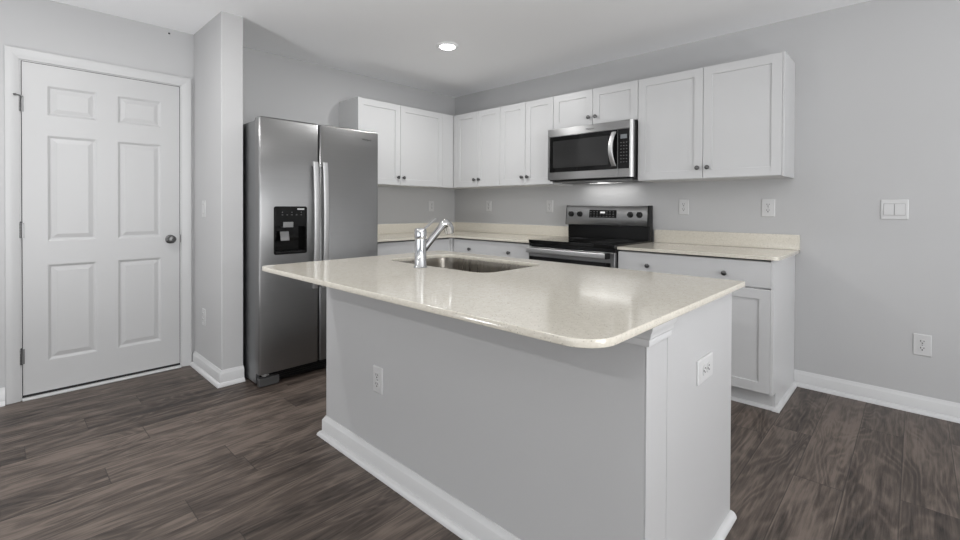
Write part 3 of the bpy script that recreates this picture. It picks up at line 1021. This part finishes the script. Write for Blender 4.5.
# bottom grille, hinges, feet
boxes('base_grille', [(0.012, FW - 0.012, -fB - 0.022, -fB + 0.02, 0.012, 0.070)] + [(0.14 + 0.0, FW - 0.14, -fB - 0.025, -fB - 0.022, 0.026 + k * 0.014, 0.031 + k * 0.014) for k in range(3)], 'plastic', FR, smooth=False)
boxes('corner_foot_cover', [(-0.008, 0.120, -fB - 0.066, -fB - 0.023, 0.004, 0.058)], 'foot_grey', FR, bevel=0.004)
boxes('corner_foot_cover', [(FW - 0.130, FW - 0.004, -fB - 0.066, -fB - 0.023, 0.004, 0.058)], 'foot_grey', FR, bevel=0.004)
for xa in (0.012, FW - 0.052):
    bm = bmesh.new()
    box(bm, xa, xa + 0.040, -fB - 0.066, -fB - 0.010, 0.072, 0.078)
    lathe(bm, [(0, 0.066), (0.010, 0.066), (0.010, 0.083), (0, 0.083)], Matrix.Translation((xa + 0.020, -fB - 0.050, 0)), 14)
    mesh_obj('bottom_hinge', bm, 'steel_light', FR)
for xa in (0.02, FW - 0.10):
    boxes('top_hinge_cover', [(xa, xa + 0.08, -fB - 0.040, -fB + 0.10, FH - 0.0175, FH - 0.003)], 'plastic', FR, bevel=0.004)


def text_mesh(name, body, size, parent, loc, rot, mat, depth=0.0004):
    cu = bpy.data.curves.new(name, 'FONT')
    cu.body = body
    cu.size = size
    cu.extrude = depth
    cu.align_x = 'CENTER'
    cu.resolution_u = 3
    tmp = bpy.data.objects.new(name, cu)
    COL.objects.link(tmp)
    dg = bpy.context.evaluated_depsgraph_get()
    me = bpy.data.meshes.new_from_object(tmp.evaluated_get(dg))
    bpy.data.objects.remove(tmp)
    me.materials.clear()
    me.materials.append(MAT[mat])
    o = bpy.data.objects.new(name, me)
    COL.objects.link(o)
    o.parent = parent
    o.location = loc
    o.rotation_euler = rot
    return o


text_mesh('badge', 'Whirlpool', 0.019, fr_, (0.775, -fD - 0.0006, 1.672), (math.radians(90), 0, 0), 'nickel')

# ------------------------------------------------------------------ range
RXL, RXR = 1.587, 2.346
rg = thing('range', 'freestanding electric range, stainless with black glass cooktop', 'range', ((RXL + RXR) / 2, -0.03, 0))
rw = (RXR - RXL) / 2
boxes('side_panels', [(-rw, rw, -0.60, 0.0, 0.05, 0.882)], 'plastic', rg, bevel=0.002)
bm = bmesh.new()
prism(bm, round_rect(-rw - 0.002, rw + 0.002, -0.640, -0.001, [0.012, 0.012, 0.002, 0.002], 5), 0.882, 0.9085)
ck = mesh_obj('cooktop', bm, 'glass', rg, bevel=0.004, segs=3)
for (cx_, cy_, r_) in ((-0.19, -0.46, 0.110), (0.19, -0.46, 0.085), (-0.19, -0.20, 0.080), (0.19, -0.20, 0.105)):
    bm = bmesh.new()
    for rr in (r_, r_ * 0.62):
        lathe_pts = [(rr - 0.0015, 0.9087), (rr + 0.0015, 0.9087), (rr + 0.0015, 0.9089), (rr - 0.0015, 0.9089)]
        rings = [[bm.verts.new((cx_ + a * math.cos(2 * math.pi * i / 40), cy_ + a * math.sin(2 * math.pi * i / 40), z)) for i in range(40)] for a, z in lathe_pts]
        for a, b in zip(rings, rings[1:] + rings[:1]):
            for i in range(40):
                j = (i + 1) % 40
                bm.faces.new((a[i], a[j], b[j], b[i]))
    mesh_obj('burner_ring', bm, 'ring', ck)
# backguard: black riser and slanted stainless control panel
boxes('backguard_riser', [(-rw + 0.002, rw - 0.016, -0.052, 0.0, 0.909, 1.030)], 'black', rg, bevel=0.002)
bm = bmesh.new()
T_ = Matrix(((0, 0, 1, 0), (1, 0, 0, 0), (0, 1, 0, 0), (0, 0, 0, 1)))     # (a,b,z)->(z,a,b)
prism(bm, [(0.0, 1.020), (-0.074, 1.020), (-0.077, 1.026), (-0.062, 1.176), (-0.056, 1.186), (0.0, 1.186)], -rw - 0.008, rw - 0.016, T_)
cp = mesh_obj('control_panel', bm, 'steel', rg, bevel=0.003)
bm = bmesh.new()
prism(bm, [(0.0, 0.909), (-0.056, 0.909), (-0.056, 1.02), (-0.079, 1.020), (-0.079, 1.026), (-0.064, 1.178), (-0.058, 1.188), (0.0, 1.188)], rw - 0.0155, rw - 0.001, T_)
mesh_obj('end_cap', bm, 'plastic', rg, bevel=0.001)
bm = bmesh.new()
prism(bm, [(0.0, 1.018), (-0.076, 1.018), (-0.079, 1.026), (-0.064, 1.178), (-0.058, 1.188), (0.0, 1.188)], -rw - 0.0105, -rw - 0.0085, T_)
mesh_obj('end_cap', bm, 'plastic', rg, bevel=0.001)


def panel_y(z):
    return -0.077 + (z - 1.026) * 0.1


pn = Vector((0, -1, 0.1)).normalized()
for kx in (-0.333, -0.245, 0.222, 0.300):
    bm = bmesh.new()
    lathe(bm, [(0, 0), (0.024, 0), (0.024, 0.004), (0.0205, 0.006), (0.0185, 0.026), (0.015, 0.029), (0, 0.030)], frame_to((kx, panel_y(1.112) - 0.0003, 1.112), pn), 28)
    kb = mesh_obj('control_knob', bm, 'plastic', rg)
    bm = bmesh.new()
    box(bm, kx - 0.004, kx + 0.004, panel_y(1.112) - 0.036, panel_y(1.112) - 0.026, 1.092, 1.136)
    mesh_obj('knob_grip', bm, 'plastic', kb, bevel=0.002)
bm = bmesh.new()
vs = box(bm, -0.155, 0.100, -0.0012, 0.001, 1.084, 1.150)
for v_ in vs:
    v_.co.y += panel_y(v_.co.z)
ds = mesh_obj('display_panel', bm, 'glass', rg)
bm = bmesh.new()
vs = box(bm, -0.050, -0.006, -0.0020, -0.0011, 1.122, 1.137)
for v_ in vs:
    v_.co.y += panel_y(v_.co.z)
mesh_obj('clock_display', bm, 'lcd', ds)
bm = bmesh.new()
for ix in range(8):
    for iz in range(3):
        xk = -0.145 + ix * 0.030
        if -0.075 < xk < 0.0 and iz == 2:
            continue
        zk = 1.093 + iz * 0.020
        vs = box(bm, xk, xk + 0.012, -0.0018, -0.0011, zk, zk + 0.005)
        for v_ in vs:
            v_.co.y += panel_y(v_.co.z)
mesh_obj('touch_marks', bm, 'mark', ds, smooth=False)
# oven door with stainless top rail, glass and bar handle; storage drawer below
boxes('front_rail', [(-rw, rw, -0.628, -0.60, 0.858, 0.881)], 'black', rg, bevel=0.002)
od = boxes('oven_door', [(-rw + 0.003, rw - 0.003, -0.640, -0.602, 0.235, 0.852)], 'steel', rg, bevel=0.004)
boxes('door_glass', [(-rw + 0.012, rw - 0.030, -0.6435, -0.6395, 0.30, 0.778)], 'glass', od, bevel=0.001)
bm = bmesh.new()
rings = []
for i in range(13):
    s = i / 12
    x = -rw + 0.012 + s * (2 * rw - 0.050)
    b_ = 0.040 + 0.010 * math.sin(math.pi * s)
    rings.append([bm.verts.new((x, -0.640 - b_ + a, 0.830 + c)) for a, c in round_rect(-0.009, 0.009, -0.022, 0.018, 0.006, 4)])
for a, b in zip(rings, rings[1:]):
    for i in range(len(a)):
        j = (i + 1) % len(a)
        bm.faces.new((a[i], a[j], b[j], b[i]))
bm.faces.new(rings[0][::-1]); bm.faces.new(rings[-1])
hb = mesh_obj('handle', bm, 'steel_light', od, angle=40)
boxes('handle_mount', [(-rw + 0.012, -rw + 0.034, -0.675, -0.6405, 0.812, 0.846)], 'black', od, bevel=0.003)
boxes('handle_mount', [(rw - 0.052, rw - 0.034, -0.690, -0.6405, 0.808, 0.848)], 'black', od, bevel=0.003)
boxes('storage_drawer', [(-rw + 0.003, rw - 0.003, -0.636, -0.602, 0.070, 0.228)], 'steel', rg, bevel=0.004)
boxes('foot', [(-rw + 0.03, -rw + 0.07, -0.55, -0.51, 0, 0.05)], 'plastic', rg)
boxes('foot', [(rw - 0.07, rw - 0.03, -0.55, -0.51, 0, 0.05)], 'plastic', rg)
boxes('foot', [(-rw + 0.03, -rw + 0.07, -0.10, -0.06, 0, 0.05)], 'plastic', rg)
boxes('foot', [(rw - 0.07, rw - 0.03, -0.10, -0.06, 0, 0.05)], 'plastic', rg)

# ------------------------------------------------------------------ microwave hood
mwx0, mwx1, mz0, mz1 = 1.583, 2.345, 1.394, 1.832
mw = thing('microwave', 'stainless over-the-range microwave with a curved handle, mounted above the range', 'microwave', ((mwx0 + mwx1) / 2, -0.002, mz0))
mh = (mwx1 - mwx0) / 2
H_ = mz1 - mz0
boxes('case', [(-mh, mh, -0.365, 0.0, 0.0, H_ - 0.001)], 'black', mw, bevel=0.002)
mf = -0.398
dxr = 0.745 * 2 * mh - mh                       # door / control split
boxes('vent_grille', [(-mh, mh - 0.022, mf + 0.001, -0.366, H_ - 0.066, H_ - 0.001)], 'steel_oven', mw, bevel=0.003)
md_ = boxes('door', [(-mh, dxr + 0.075, mf, -0.366, 0.008, H_ - 0.068)], 'steel_oven', mw, bevel=0.003)
boxes('door_window', [(-mh + 0.022, dxr + 0.073, mf - 0.0022, mf + 0.001, 0.072, H_ - 0.0695)], 'glass', md_, bevel=0.001)
boxes('window_screen', [(-mh + 0.055, dxr - 0.0, mf - 0.0030, mf - 0.0023, 0.108, H_ - 0.105)], 'window_glass', md_, smooth=False)
cpn = boxes('control_column', [(dxr + 0.077, mh - 0.024, mf, -0.366, 0.008, H_ - 0.068)], 'steel_oven', mw, bevel=0.003)
kp = boxes('keypad', [(dxr + 0.079, mh - 0.026, mf - 0.0022, mf + 0.001, 0.072, H_ - 0.0695)], 'glass', mw, bevel=0.001)
kx0, kx1 = dxr + 0.079, mh - 0.026
kw = kx1 - kx0
boxes('display', [(kx0 + kw * 0.22, kx0 + kw * 0.80, mf - 0.0030, mf - 0.0023, H_ - 0.140, H_ - 0.108)], 'lcd_dim', kp, smooth=False)
for iz in range(7):
    for ix in range(3):
        xk = kx0 + kw * (0.22 + 0.25 * ix)
        zk = H_ - 0.172 - iz * 0.0245
        boxes('button', [(xk, xk + 0.009, mf - 0.0029, mf - 0.0023, zk, zk + 0.0045)], 'mark', kp, smooth=False)
# rounded bright end trim at the right edge
bm = bmesh.new()
prof = [(mh - 0.022, -0.366), (mh - 0.022, mf)] + [(mh - 0.022 + 0.020 * math.sin(math.radians(a)), mf + 0.020 - 0.020 * math.cos(math.radians(a))) for a in range(10, 91, 10)] + [(mh - 0.002, -0.366)]
prism(bm, prof, 0.008, H_ - 0.001)
mesh_obj('end_trim', bm, 'steel_light', mw, angle=50)
bm = bmesh.new()
rings = []
hx_ = dxr + 0.052
for i in range(17):
    s = i / 16
    z = 0.092 + s * 0.262
    b_ = 0.012 + 0.036 * math.sin(math.pi * s) ** 0.8
    rings.append([bm.verts.new((hx_ + a - 0.012 * math.sin(math.pi * s), mf - 0.002 - b_ + c, z)) for a, c in round_rect(-0.018, 0.018, -0.006, 0.006, 0.004, 3)])
for a, b in zip(rings, rings[1:]):
    for i in range(len(a)):
        j = (i + 1) % len(a)
        bm.faces.new((a[i], a[j], b[j], b[i]))
bm.faces.new(rings[0][::-1]); bm.faces.new(rings[-1])
box(bm, hx_ - 0.010, hx_ + 0.010, mf - 0.012, mf - 0.0023, 0.092, 0.110)
box(bm, hx_ - 0.010, hx_ + 0.010, mf - 0.012, mf - 0.0023, 0.336, 0.354)
mesh_obj('handle', bm, 'steel_light', md_, angle=40)
text_mesh('badge', 'Whirlpool', 0.017, mw, (0.02, mf + 0.0002, H_ - 0.040), (math.radians(90), 0, 0), 'nickel')
boxes('underside_plate', [(-mh + 0.02, mh - 0.03, -0.345, -0.02, -0.012, -0.0005)], 'steel_oven', mw, bevel=0.003)
boxes('grease_filter', [(-mh + 0.05, -0.06, -0.25, -0.07, -0.017, -0.0125)] , 'mark', mw)
boxes('grease_filter', [(0.06, mh - 0.07, -0.25, -0.07, -0.017, -0.0125)], 'mark', mw)
boxes('task_lamp', [(0.0 - 0.15, 0.15, -0.125, -0.075, -0.017, -0.0125)], 'taskglow', mw)
area_light('task_lamp_light', ((mwx0 + mwx1) / 2, -0.10, mz0 - 0.020), (0, 0, 0), 0.48, 0.09, 0.6, (1, 0.99, 0.97))

# ------------------------------------------------------------------ ceiling lights
R_ = 0.088
first = None
for i, (lx, ly, lpow) in enumerate(LIGHT_SPOTS):
    lab = 'round flush ceiling light, lit, in the kitchen ceiling' if i == 0 else 'round flush ceiling light outside the view'
    if i == 0:
        t = thing('ceiling_light', lab, 'ceiling light', (lx, ly, HC))
        bm = bmesh.new()
        lathe(bm, [(0.058, -0.006), (0.062, -0.011), (0.078, -0.009), (R_, -0.003), (R_ + 0.001, 0.0), (0.058, 0.0)], Matrix(), 40)
        ringo = mesh_obj('trim_ring', bm, 'ceiling', t)
        bm = bmesh.new()
        lathe(bm, [(0.0575, -0.004), (0.0575, -0.008), (0.048, -0.016), (0.03, -0.021), (0.0, -0.023)], Matrix(), 40)
        dif = mesh_obj('diffuser', bm, 'lamp', t)
        first = (t, ringo, dif)
    else:
        t = first[0].copy(); COL.objects.link(t)
        t.location = (lx, ly, HC); t['label'] = lab; t['group'] = 'ceiling lights behind and beside the camera'
        for c in first[1:]:
            c2 = c.copy(); COL.objects.link(c2); c2.parent = t
    area_light('ceiling_light_beam', (lx, ly, HC - 0.026), (0, 0, 0), 0.12, 0.12, lpow, (1.0, 0.995, 0.985), 'DISK')


# added uplighters, unseen, throwing light up at the ceiling
for i, (lx, ly, lpow) in enumerate(ADDED_UPLIGHTS):
    t = thing('floor_uplighter', 'dark metal can uplighter standing on the floor, outside the view', 'floor lamp', (lx, ly, 0), 0, 'floor uplighters beside and behind the camera')
    bm = bmesh.new()
    lathe(bm, [(0.0, 0.0), (0.14, 0.0), (0.145, 0.006), (0.13, 0.014), (0.03, 0.02), (0.03, 0.08), (0.165, 0.10), (0.172, 0.11), (0.172, 0.345), (0.166, 0.345), (0.164, 0.30), (0.0, 0.295)], Matrix(), 40)
    mesh_obj('housing', bm, 'nickel', t, angle=40)
    area_light('floor_uplight', (lx, ly, 0.343), (math.radians(180), 0, 0), 0.30, 0.30, lpow, (0.985, 0.99, 1.0), 'DISK')


# ------------------------------------------------------------------ outlets and switches
def duplex(label, loc, rz, horizontal=False, w=0.072, h=0.116, group=None):
    t = thing('outlet', label, 'outlet', loc, rz, group)
    bm = bmesh.new()
    pl = round_rect(-w / 2, w / 2, -h / 2, h / 2, 0.004, 3)
    inn = round_rect(-w / 2 + 0.004, w / 2 - 0.004, -h / 2 + 0.004, h / 2 - 0.004, 0.003, 3)
    a = [bm.verts.new((x, 0, z)) for x, z in pl]
    b = [bm.verts.new((x, -0.0035, z)) for x, z in pl]
    c = [bm.verts.new((x, -0.006, z)) for x, z in inn]
    for p, q in ((a, b), (b, c)):
        for i in range(len(p)):
            j = (i + 1) % len(p)
            bm.faces.new((p[i], p[j], q[j], q[i]))
    bm.faces.new(c); bm.faces.new(a[::-1])
    rot = (0, math.radians(90), 0) if horizontal else (0, 0, 0)
    mesh_obj('cover_plate', bm, 'plate', t, rot=rot, angle=20)
    for s in (-1, 1):
        zc = s * 0.0195
        bm = bmesh.new()
        pts = []
        for i in range(32):
            an = 2 * math.pi * i / 32
            pts.append((0.0172 * math.cos(an), max(-0.0135, min(0.0135, 0.0172 * math.sin(an))) + zc))
        prism(bm, [(x, z) for x, z in pts], -0.0085, -0.0055, Matrix(((1, 0, 0, 0), (0, 0, 1, 0), (0, 1, 0, 0), (0, 0, 0, 1))))
        r = mesh_obj('receptacle', bm, 'plate', t, rot=rot)
        bm = bmesh.new()
        box(bm, -0.0085, -0.0050, -0.0090, -0.0084, zc - 0.0005, zc + 0.0085)
        box(bm, 0.0050, 0.0085, -0.0090, -0.0084, zc + 0.0005, zc + 0.0075)
        lathe(bm, [(0, 0), (0.0036, 0), (0.0036, 0.0006), (0, 0.0006)], frame_to((0, -0.0084, zc - 0.0075), (0, -1, 0)), 12)
        mesh_obj('slots', bm, 'slot', r, smooth=False)
    bm = bmesh.new()
    lathe(bm, [(0, 0), (0.003, 0), (0.0028, 0.001), (0, 0.0012)], frame_to((0, -0.006, 0), (0, -1, 0)), 12)
    mesh_obj('screw', bm, 'mark', t)
    return t


def rocker(label, loc, rz, gangs=1):
    w, h = (0.072 if gangs == 1 else 0.124), 0.118
    t = thing('light_switch', label, 'light switch', loc, rz)
    bm = bmesh.new()
    pl = round_rect(-w / 2, w / 2, -h / 2, h / 2, 0.004, 3)
    inn = round_rect(-w / 2 + 0.004, w / 2 - 0.004, -h / 2 + 0.004, h / 2 - 0.004, 0.003, 3)
    a = [bm.verts.new((x, 0, z)) for x, z in pl]
    b = [bm.verts.new((x, -0.0035, z)) for x, z in pl]
    c = [bm.verts.new((x, -0.006, z)) for x, z in inn]
    for p, q in ((a, b), (b, c)):
        for i in range(len(p)):
            j = (i + 1) % len(p)
            bm.faces.new((p[i], p[j], q[j], q[i]))
    bm.faces.new(c); bm.faces.new(a[::-1])
    mesh_obj('cover_plate', bm, 'plate', t, angle=20)
    for g in range(gangs):
        cx = (g - (gangs - 1) / 2) * (0.0485 if gangs > 1 else 0.046)
        rwid = 0.0225 if gangs > 1 else 0.0165
        boxes('switch_bezel', [(cx - rwid - 0.0012, cx + rwid + 0.0012, -0.0066, -0.0058, -0.0345, 0.0345)], 'mark', t, smooth=False)
        bm = bmesh.new()
        vs = box(bm, cx - rwid, cx + rwid, -0.0105, -0.0063, -0.033, 0.033)
        for v_ in vs:
            if v_.co.y < -0.008 and v_.co.z > 0:
                v_.co.y += 0.003
        mesh_obj('rocker', bm, 'plate', t, bevel=0.001)
    return t


duplex('white outlet on the left wall, between refrigerator and corner', (0.0, -0.352, 1.180), RA)
duplex('white outlet nearest the corner on the range wall', (0.539, 0.0, 1.181), 0)
duplex('white outlet just left of the range, above the backsplash', (1.330, 0.0, 1.181), 0)
duplex('white outlet just right of the range, above the backsplash', (2.576, 0.0, 1.178), 0)
duplex('white outlet under the right end of the wall cabinets', (3.138, 0.0, 1.174), 0, w=0.080, h=0.122)
duplex('white outlet low on the right wall above the baseboard', (3.908, 0.0, 0.391), 0, w=0.078, h=0.122)
rocker('white double rocker switch on the bare right wall', (3.782, 0.0, 1.167), 0, 2)
rocker('white rocker switch on the side of the partition facing the door', (0.243, PY0, 1.149), 0, 1)
duplex('white outlet low on the side of the partition facing the door', (0.243, PY0, 0.387), 0)
duplex('white vertical outlet on the grey front of the island', (2.160, IY0, 0.407), 0)
duplex('white horizontal outlet on the right end of the island', (IX1 + 0.0044, -2.049, 0.643), RA, horizontal=True, w=0.080, h=0.145)
bm = bmesh.new()
lathe(bm, [(0, 0), (0.006, 0), (0.006, 0.002), (0.003, 0.008), (0, 0.009)], frame_to((0, 0, 0), (1, 0, 0)), 12)
o = mesh_obj('wall_screw', bm, 'slot', loc=(0.0, -2.800, 2.400))
tag(o, 'tiny dark screw in the wall above the door', 'screw')
